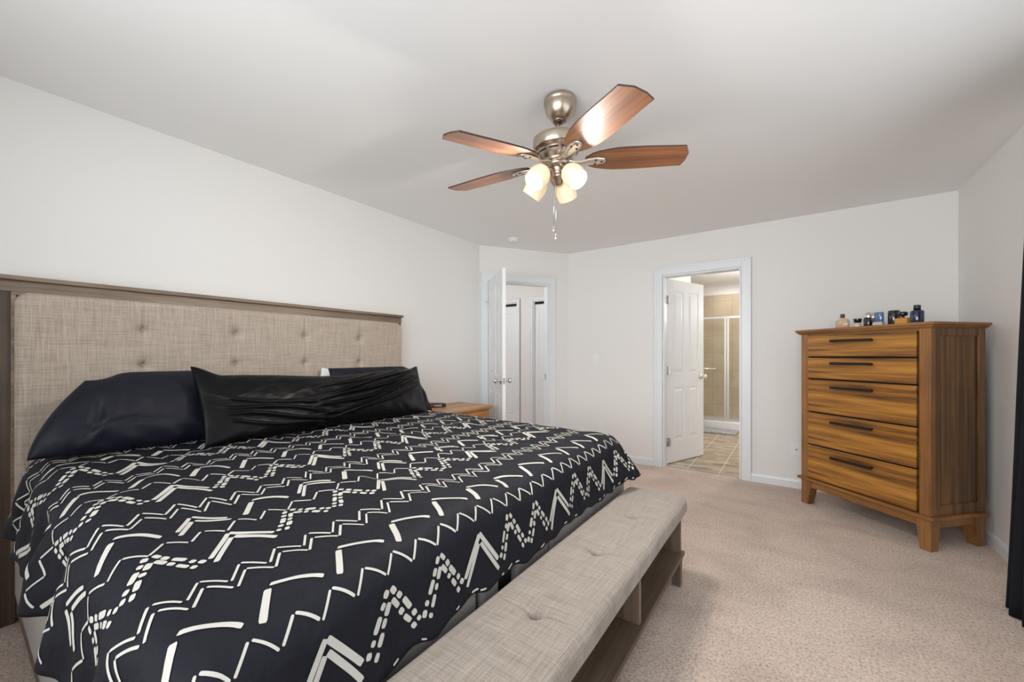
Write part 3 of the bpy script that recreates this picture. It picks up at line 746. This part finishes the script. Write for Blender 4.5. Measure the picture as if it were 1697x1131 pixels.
m = MB(); m.box((.05, .008, .14), (DW - .05, .028, ZB_)); m.box((DW - .028, .05, .14), (DW - .008, DD - .05, ZB_)); m.box((.008, .05, .14), (.028, DD - .05, ZB_)); m.build('apron', M['oak_plain'], dresser)
for ix_ in (0, 1):
    for iy_ in (0, 1):
        m = MB(); a, b = .082, .058
        x0, x1 = (0, a) if ix_ == 0 else (DW - a, DW); y0, y1 = (0, a) if iy_ == 0 else (DD - a, DD)
        bx0, bx1 = (0, b) if ix_ == 0 else (DW - b, DW); by0, by1 = (0, b) if iy_ == 0 else (DD - b, DD)
        m.frustum((bx0, by0), (bx1, by1), 0, (x0, y0), (x1, y1), ZB_); m.build('leg', M['oak_plain_z'], dresser, bevel=.003)
zz = [(1.185, 1.347), (1.014, 1.174), (.752, 1.003), (.492, .741), (.222, .481)]; hz = [1.300, 1.133, .952, .690, .425]
for i, ((a, b), hzz) in enumerate(zip(zz, hz)):
    m = MB(); m.box((0, 0, 0), (.729, .022, b - a))
    dwr = m.build('drawer', M['oak_x'], dresser, loc=(.0595, -.004 + .0, a), bevel=.003)
    m = MB(); zc = hzz - a
    m.box((.205, -.034, zc - .010), (.490, -.022, zc + .010)); m.box((.212, -.024, zc - .006), (.226, 0, zc + .006)); m.box((.469, -.024, zc - .006), (.483, 0, zc + .006))
    m.build('handle', M['bronze'], dwr, bevel=.0015)
# bottles on the dresser
ZD = 1.396
DU = Vector((math.cos(dr_a), math.sin(dr_a))); DV = Vector((-math.sin(dr_a), math.cos(dr_a)))
fx, fy = -math.sin(AZ), math.cos(AZ); rx, ry = math.cos(AZ), math.sin(AZ)
def on_dresser(s, d): p = Vector((dr_o.x, dr_o.y)) + DU * s + DV * d; return (p.x, p.y, ZD + .0005)
def gl(name, col, rough=.1, alpha=0): return mat(name, col, rough, 0, .6, coat=.5)
def bottle(name, s, d, cat, label, parts, rz=dr_a):
    o = empty(name, on_dresser(s, d), rz, label=label, cat=cat, group='perfume bottles on the chest of drawers' if name == 'perfume_bottle' else None)
    for nm, mb, mt_ in parts: mb.build(nm, mt_, o, bevel=.0012 if nm in ('cap', 'body') and len(mb.v) < 40 else 0)
    return o
def lat(prof, n=24, M_=None): m = MB(); m.lathe(prof, n, 0, M_); return m
def bx(a, b): m = MB(); m.box(a, b); return m
def flat(prof, sy): return lat(prof, 28, Matrix.Diagonal((1, sy, 1, 1)))
pk = gl('peach_perfume_glass', (.62, .42, .30)); amber = gl('amber_glass', (.85, .38, .03), .12); amber.node_tree.nodes['Principled BSDF'].inputs['Transmission Weight'].default_value = .35
navyg = gl('blue_black_glass', (.012, .022, .06)); blackg = gl('black_gloss', (.012, .012, .014), .15); silver = mat('silver_cap', (.75, .74, .76), .18, 1)
blueg = gl('blue_glass', (.09, .16, .34)); clear = gl('clear_thick_glass', (.62, .60, .55)); browncap = mat('brown_cap', (.10, .045, .02), .3, .3)
m = MB(); n_ = 28; prof = [(.040, .0), (.048, .004), (.050, .03), (.050, .052), (.044, .066), (.026, .076), (.014, .080), (.013, .084)]
m.lathe(prof, 60, 0, Matrix.Diagonal((1, .5, 1, 1)))
for i_, v_ in enumerate(m.v):
    q_ = 1.0 if (i_ % 60) % 3 else .93
    if .004 < v_[2] < .07: m.v[i_] = (v_[0] * q_, v_[1] * q_, v_[2])
bottle('perfume_bottle', .235, .12, 'perfume bottle', 'squat ribbed peach glass perfume bottle with brown cap, leftmost on the chest', [('body', m, pk), ('cap', lat([(.013, .084), (.014, .087), (.0145, .108), (.012, .111)]), browncap)])
bottle('perfume_bottle', .345, .12, 'perfume bottle', 'very short clear bottle with wide flared black cap beside the ribbed peach bottle', [('body', lat([(.020, 0), (.022, .003), (.022, .032), (.014, .036)]), clear), ('cap', lat([(.018, .036), (.020, .038), (.026, .062), (.025, .066)]), blackg)])
bottle('perfume_bottle', .420, .12, 'perfume bottle', 'dark bottle with domed silver cap standing among the bottles on the chest', [('body', lat([(.026, 0), (.028, .003), (.028, .060), (.024, .064)]), blackg), ('cap', lat([(.025, .064), (.026, .068), (.026, .082), (.021, .096), (.012, .105), (.002, .108)]), silver)])
m = MB(); m.box((-.030, -.014, 0), (.030, .014, .03)); 
bottle('perfume_bottle', .490, .115, 'perfume bottle', 'silver and blue bottle between the domed-cap bottle and the black cylinder', [('base', m, clear), ('body', lat([(.028, .03), (.030, .034), (.030, .092), (.027, .098)], 28, Matrix.Diagonal((1, .6, 1, 1))), blueg), ('cap', lat([(.012, .0), (.012, .062)], 20, Matrix.Translation((-.022, -.016, .034))), silver)])
bottle('candle_jar', .552, .16, 'jar', 'plain black cylinder jar standing between the blue bottle and the amber bottle', [('body', lat([(.030, 0), (.032, .003), (.032, .098), (.030, .101)], 32), blackg), ('lid', lat([(.028, .1), (.028, .104)], 32), M['bronze'])])
m = MB(); m.box((-.036, -.018, 0), (.036, .018, .045)); m2 = MB(); m2.lathe([(.020, .045), (.008, .05), (.008, .056), (.022, .060), (.026, .068), (.025, .082), (.020, .086)], 24)
bottle('perfume_bottle', .632, .12, 'perfume bottle', 'wide amber perfume bottle with dark mushroom cap on the chest', [('body', m, amber), ('cap', m2, blackg)])
bottle('perfume_bottle', .712, .12, 'perfume bottle', 'tall blue-black bottle with black cap, rightmost on the chest', [('body', lat([(.031, 0), (.033, .004), (.033, .078), (.028, .086)], 28), navyg), ('cap', lat([(.018, .086), (.018, .118), (.016, .121)], 24), blackg)])

# ================================================================= NIGHTSTAND + DEVICE
ns_ = empty('nightstand', (-2.64, 2.80, 0), label='light wooden nightstand on the far side of the bed', cat='nightstand')
bo = Vector((-2.64, 2.80, 0))
m = MB(); m.box(L(-2.873, 2.47, .682), L(-2.40, 3.107, .706)); m.box(L(-2.873, 2.48, .672), L(-2.415, 3.095, .682)); m.build('top', M['stand'], ns_, bevel=.004)
m = MB(); m.box(L(-2.865, 2.50, .10), L(-2.435, 3.075, .672)); m.build('body', M['stand'], ns_, bevel=.003)
for a, b in ((.50, .655), (.30, .485), (.115, .285)):
    m = MB(); m.box(L(-2.437, 2.53, a), L(-2.425, 3.045, b)); dd = m.build('drawer', M['stand'], ns_, bevel=.003)
    m = MB(); m.lathe([(.006, 0), (.006, .012), (.014, .018), (.014, .026), (.004, .03)], 16, 0, aim((1, 0, 0))); m.build('knob', M['bronze'], dd, loc=L(-2.426, 2.79, (a + b) / 2))
for x in (-2.86, -2.475):
    for y in (2.505, 3.03):
        m = MB(); m.box(L(x, y, 0), L(x + .04, y + .04, .10)); m.build('leg', M['stand'], ns_)
dev = empty('clock_radio', (-2.76, 2.665, .707), R(38), label='slim rounded black and silver device with a red panel on the light wooden nightstand', cat='clock radio')
m = MB(); m.lathe([(.1, .004), (.105, .008), (.105, .026), (.1, .032), (.085, .036), (.01, .037)], 36, 0, Matrix.Diagonal((1, .42, 1, 1))); m.lathe([(.098, 0), (.1, .004)], 36, 0, Matrix.Diagonal((1, .42, 1, 1))); m.build('case', mat('device_black', (.03, .03, .033), .3), dev)
m = MB(); m.box((-.070, -.050, .008), (-.005, -.030, .028)); m.build('red_panel', mat('device_red', (.55, .03, .05), .3), dev)
m = MB(); m.box((.0, -.0503, .008), (.068, -.030, .026)); m.build('speaker_grille', mat('device_silver', (.45, .46, .48), .35, .5), dev)

# ================================================================= CEILING FAN
CF = Vector((-.926, 1.726)); KF = Vector((-.945, 1.712))
fan = empty('ceiling_fan', (CF.x, CF.y, H), label='brushed nickel ceiling fan with brown wooden blades and four lit cream glass shades', cat='ceiling fan')
m = MB(); m.lathe([(.074, 0), (.078, -.006), (.0785, -.022), (.075, -.026), (.076, -.032), (.066, -.07), (.045, -.096), (.030, -.106)], 40); m.build('canopy', M['nickel'], fan)
m = MB(); m.lathe([(.030, -.102), (.028, -.112), (.013, -.114)], 24, 0, Matrix.Translation((-.005, -.004, 0))); m.build('canopy_ring', mat('dark_nickel', (.25, .21, .18), .35, 1), fan)
m = MB(); m.tube([(-.004, -.003, -.10), (-.018, -.013, -.185)], .0125, 14); m.build('downrod', M['nickel'], fan)
kx, ky = KF.x - CF.x, KF.y - CF.y
MT = Matrix.Translation((kx, ky, 0)) @ Matrix.Rotation(R(5), 4, 'X')
m = MB(); m.lathe([(.02, -.168), (.062, -.172), (.104, -.180), (.116, -.187), (.118, -.196), (.117, -.230), (.113, -.238), (.104, -.242), (.099, -.250), (.092, -.270), (.078, -.288), (.070, -.294), (.072, -.299), (.05, -.304)], 48, 0, MT); m.build('motor_housing', M['nickel'], fan)
m = MB()
for i in range(10):
    a = 2 * math.pi * i / 10; Mx = MT @ Matrix.Rotation(a, 4, 'Z') @ Matrix.Translation((.0955, 0, -.259)) @ Matrix.Rotation(R(-18), 4, 'Y'); m = MB(); m.box((-.002, -.022, -.003), (.0025, .022, .003), 0, Mx); m.build('vent_slot', M['dark'], fan)
m = MB(); m.lathe([(.060, -.300), (.066, -.310), (.064, -.322), (.050, -.326), (.048, -.338), (.042, -.352), (.038, -.360), (.044, -.367), (.042, -.377), (.026, -.386), (.02, -.405), (.012, -.412)], 36, 0, MT); m.build('light_kit', M['nickel'], fan)
blades = [(35, 2.162), (-35, 2.095), (-101, 2.045), (-178, 2.145), (110, 2.235)]
HZ = 2.137; RT = .635
def blade_half(u):       # half width along the blade
    w0 = .050 + .026 * smooth(0, .35, u); return w0 * (1 - .10 * smooth(.5, 1, u))
for az, zt_ in blades:
    a = R(az); slope = math.atan2(zt_ - HZ, RT - .1)
    Mb = Matrix.Translation((kx, ky, HZ - H)) @ Matrix.Rotation(a, 4, 'Z') @ Matrix.Rotation(-slope, 4, 'Y') @ Matrix.Rotation(R(-12), 4, 'X')
    r0, r1 = .145, RT; out = []
    N = 16
    for i in range(N + 1):
        u = i / N; x = r0 + (r1 - r0) * u; h_ = blade_half(u)
        if u < .12: h_ *= (math.sin((u / .12) * math.pi / 2)) ** .5 if u > 0 else .35
        out.append((x, h_))
    up = [(x, h_) for x, h_ in out]; lo = [(x - (.02 if x > r1 - .001 else 0), -h_) for x, h_ in out]
    tip = [(r1 + .010, .030), (r1 + .008, -.02)]
    pts = up + tip + lo[::-1]
    n_ = len(pts); m = MB()
    vs_ = [(x, y, .0035) for x, y in pts] + [(x, y, -.0035) for x, y in pts]
    m.add(vs_, [tuple(range(n_))], 0); m.f.append(tuple(range(2 * n_ - 1, n_ - 1, -1))); m.mi.append(0); m.sm.append(False)
    for i in range(n_): j = (i + 1) % n_; m.f.append((i, i + n_, j + n_, j)); m.mi.append(1); m.sm.append(False)
    bl = m.build('blade', [M['blade'], M['blade_edge']], fan); bl.matrix_local = Mb
    m = MB()           # blade iron: curved arm ending in a plate under the blade
    Mi = Matrix.Identity(4)
    secs = [(.055, .020, -.004), (.09, .015, -.012), (.125, .016, -.014), (.155, .024, -.010), (.20, .030, -.0075), (.235, .022, -.0075), (.245, .010, -.0075)]
    vs_ = []; fs_ = []
    for x, h_, z in secs: vs_ += [(x, -h_, z), (x, -h_ * .5, z - .006), (x, h_ * .5, z - .006), (x, h_, z), (x, h_ * .5, z + .004), (x, -h_ * .5, z + .004)]
    for i in range(len(secs) - 1):
        for j in range(6): fs_.append((i * 6 + j, i * 6 + (j + 1) % 6, (i + 1) * 6 + (j + 1) % 6, (i + 1) * 6 + j))
    fs_ += [tuple(range(6)), tuple((len(secs) - 1) * 6 + j for j in reversed(range(6)))]
    m.add(vs_, fs_, 0, True); ir = m.build('blade_iron', M['nickel_light'], fan); ir.matrix_local = Mb
    m = MB()
    for sx_, sy_ in ((.195, .014), (.195, -.014), (.225, 0)): m.lathe([(.0055, 0), (.005, -.002), (.001, -.003)], 10, 0, Matrix.Translation((sx_, sy_, -.0135)), cap=False)
    sc_ = m.build('screws', M['bronze'], ir)
# shades: (azimuth, tilt from straight down)
for az, tilt in ((255, 44), (-12, 44), (184, 40), (90, 42)):
    d_ = Vector((math.cos(R(az)) * math.sin(R(tilt)), math.sin(R(az)) * math.sin(R(tilt)), -math.cos(R(tilt))))
    hx_ = Vector((kx, ky, -.336)); base = hx_ + Vector((math.cos(R(az)), math.sin(R(az)), 0)) * .048 + Vector((0, 0, -.006))
    m = MB(); m.tube([hx_ + Vector((math.cos(R(az)), math.sin(R(az)), 0)) * .02 + Vector((0, 0, .01)), base, base + d_ * .02], [.010, .011, .012], 12)
    m.lathe([(.012, 0), (.021, .004), (.023, .03), (.020, .034)], 24, 0, Matrix.Translation(base + d_ * .012) @ aim(d_)); m.build('lamp_holder', M['nickel'], fan)
    Ms = Matrix.Translation(base + d_ * .036) @ aim(d_)
    pr_ = [(.024, 0), (.036, .008), (.046, .024), (.0515, .045), (.052, .066), (.0495, .088), (.0475, .098)]
    m = MB(); m.lathe(pr_, 36, 0, Ms, cap=False); m.lathe([(r_ - .003, z) for r_, z in pr_], 36, 1, Ms, cap=False)
    e0, e1 = pr_[-1][0], pr_[-1][0] - .003
    m.lathe([(e0, pr_[-1][1]), ((e0 + e1) / 2, pr_[-1][1] + .002), (e1, pr_[-1][1])], 36, 0, Ms, cap=False)
    sh = m.build('lamp_shade', [M['shade'], M['shade_in']], fan, fix=False)
    m = MB(); m.lathe([(.010, .0), (.012, .012), (.022, .03), (.027, .048), (.026, .060), (.018, .072), (.006, .078)], 24, 0, Ms); m.build('bulb', M['bulb'], fan)
    pw_ = Vector((CF.x, CF.y, H)) + base + d_ * (.036 + .082)
    lo_ = point('fan_bulb_light', pw_, 24, (1.0, .95, .89), .022)
for dx, l_, nm in ((.004, .27, 'pull_chain'), (-.006, .232, 'pull_chain')):
    m = MB(); p0_ = Vector((kx + dx * rx - .02 * fx, ky + dx * ry - .02 * fy, -.395)); m.tube([p0_, p0_ + Vector((-.004 * rx, -.004 * ry, -l_))], .0013, 6)
    ch = m.build('pull_chain', M['chrome'], fan); m = MB(); m.lathe([(.002, 0), (.004, -.004), (.0045, -.022), (.002, -.026)], 10); m.build('chain_fob', M['chrome'], ch, loc=p0_ + Vector((-.004 * rx, -.004 * ry, -l_)))

# ================================================================= SMALL WALL AND CEILING THINGS
sd = empty('smoke_detector', (-2.44, 3.50, H), label='round white smoke detector on the ceiling near the hall door', cat='smoke detector')
m = MB(); m.lathe([(.065, 0), (.066, -.008), (.058, -.012)], 32); m.build('base', M['plastic'], sd)
m = MB(); m.lathe([(.055, -.012), (.055, -.026), (.046, -.034), (.01, -.036)], 32); m.build('cover', M['plastic'], sd)
def plate(name, x, z, label, cat, w_=.072, h_=.116):
    o = empty(name, (x, YB, z), label=label, cat=cat); m = MB(); m.box((-w_ / 2, -.006, -h_ / 2), (w_ / 2, 0, h_ / 2)); m.build('cover_plate', M['plastic'], o, bevel=.002); return o
o = plate('light_switch', -1.886, 1.155, 'white toggle light switch on the wall between the hall door and the bathroom door', 'light switch')
m = MB(); m.box((-.005, -.016, -.004), (.005, -.005, .012)); m.build('toggle', M['plastic'], o)
o = plate('power_outlet', -1.812, .352, 'white wall outlet low on the wall just above the far corner of the duvet', 'outlet')
m = MB()
for z in (-.02, .02): m.lathe([(.016, 0), (.0155, .0015)], 20, 0, Matrix.Translation((0, -.006, z)) @ aim((0, -1, 0)))
for z in (-.02, .02):
    for x in (-.006, .006): m.box((x - .001, -.0079, z - .004), (x + .001, -.0074, z + .004), 1)
m.build('sockets', [M['plastic'], M['dark']], o)
o = plate('cable_outlet', .028, .348, 'white wall plate with a single small jack beside the wooden chest', 'outlet')
m = MB(); m.lathe([(.005, 0), (.005, .008), (.002, .009)], 12, 0, Matrix.Translation((0, -.006, 0)) @ aim((0, -1, 0))); m.build('jack', M['bronze'], o)

# ================================================================= CURTAIN
cur = empty('curtain', (.93, 2.68, 0), label='long black curtain hanging at the right edge, touching the floor', cat='curtain')
m = MB(); N = 120; NZ = 28; vs_ = []
ztc = 2.28
for j in range(NZ + 1):
    v = j / NZ; z = .006 + (ztc - .006) * v
    for i in range(N + 1):
        u = i / N; sp = 1 - v
        y = 2.44 + (.575 - .09 * sp) * u + .01 * math.sin(u * 9 + v * 3)
        ph = u * 2 * math.pi * 6.5
        amp = .016 + .026 * sp
        x = .935 - .075 * sp + amp * math.sin(ph) + .008 * math.sin(ph * .37 + v * 4) * sp
        vs_.append((x - .93, y - 2.68, z))
k_ = N + 1
m.add(vs_, [(j * k_ + i, j * k_ + i + 1, (j + 1) * k_ + i + 1, (j + 1) * k_ + i) for j in range(NZ) for i in range(N)], 0, True)
cp = m.build('drape', M['curtain'], cur); sm = cp.modifiers.new('thick', 'SOLIDIFY'); sm.thickness = .004
rod = empty('curtain_rod', (.945, 1.35, 2.30), label='dark curtain rod above the right window', cat='curtain rod')
m = MB(); m.tube([(0, -1.5, 0), (0, 1.60, 0)], .012, 12); m.build('pole', M['bronze'], rod)
for y in (-1.35, 1.55):
    m = MB(); m.box((0, y - .008, -.008), (.079, y + .008, .008)); m.build('bracket', M['bronze'], rod)

# ================================================================= BATHROOM THINGS
sh = empty('shower_enclosure', (-.86, 7.2, 0), label='glass shower enclosure with pale metal frame seen through the bathroom doorway', cat='shower')
bo = Vector((-.86, 7.2, 0))
m = MB(); m.box(L(-1.715, 7.15, .002), L(-.005, 7.29, .135)); m.box(L(-1.715, 7.29, .002), L(-.005, 7.995, .06)); m.build('shower_pan', M['acrylic'], sh, bevel=.012, seg=3)
m = MB(); m.box(L(-1.715, 7.19, 1.79), L(-.005, 7.225, 1.82)); m.box(L(-1.715, 7.19, .135), L(-.005, 7.225, .155))
for x in (-.893, -.853, -1.712, -.033): m.box(L(x, 7.195, .1552), L(x + .026, 7.222, 1.7898))
m.build('frame', mat('pale_metal', (.72, .72, .70), .3, .6), sh)
m = MB(); m.box(L(-1.69, 7.205, .155), L(-.893, 7.211, 1.79)); m.build('glass_door', M['glass'], sh)
m = MB(); m.box(L(-.827, 7.205, .155), L(-.033, 7.211, 1.79)); m.build('glass_panel', M['glass'], sh)
m = MB(); m.tube([L(-1.6, 7.15, .98), L(-1.02, 7.15, .98)], .008, 10); m.tube([L(-1.02, 7.15, .98), L(-1.02, 7.205, .98)], .010, 10); m.tube([L(-1.6, 7.15, .98), L(-1.6, 7.205, .98)], .010, 10); m.build('towel_bar', M['chrome'], sh)
m = MB(); m.lathe([(.012, 0), (.014, .03), (.035, .055), (.038, .065), (.03, .07)], 20, 0, Matrix.Translation((.39, -.05, .04)) @ aim((.6, -.15, -1))); hd = m.build('shower_head', mat('dark_chrome', (.18, .16, .14), .3, .9), sh, loc=L(-1.72, 7.75, 2.05))
m = MB(); m.tube([(0, 0, .02), (.20, -.02, .05), (.40, -.05, .03)], .010, 10); m.build('shower_arm', M['steel'], hd)
bm_ = MB(); bm_.box((-1.21, 6.76, .003), (-.685, 7.12, .032)); o = bm_.build('bath_mat', M['mat_grey'], bevel=.012, seg=3); tag(o, 'grey bath mat on the tiled floor in front of the shower', 'bath mat')
vt = empty('ceiling_vent', (-1.02, 6.35, H), label='white square exhaust vent on the bathroom ceiling', cat='vent')
m = MB(); m.box((-.14, -.14, -.018), (.14, .14, 0)); m.build('frame', M['plastic'], vt, bevel=.006)
m = MB(); m.box((-.11, -.11, -.026), (.11, .11, -.018)); m.build('grille', M['plastic'], vt, bevel=.004)
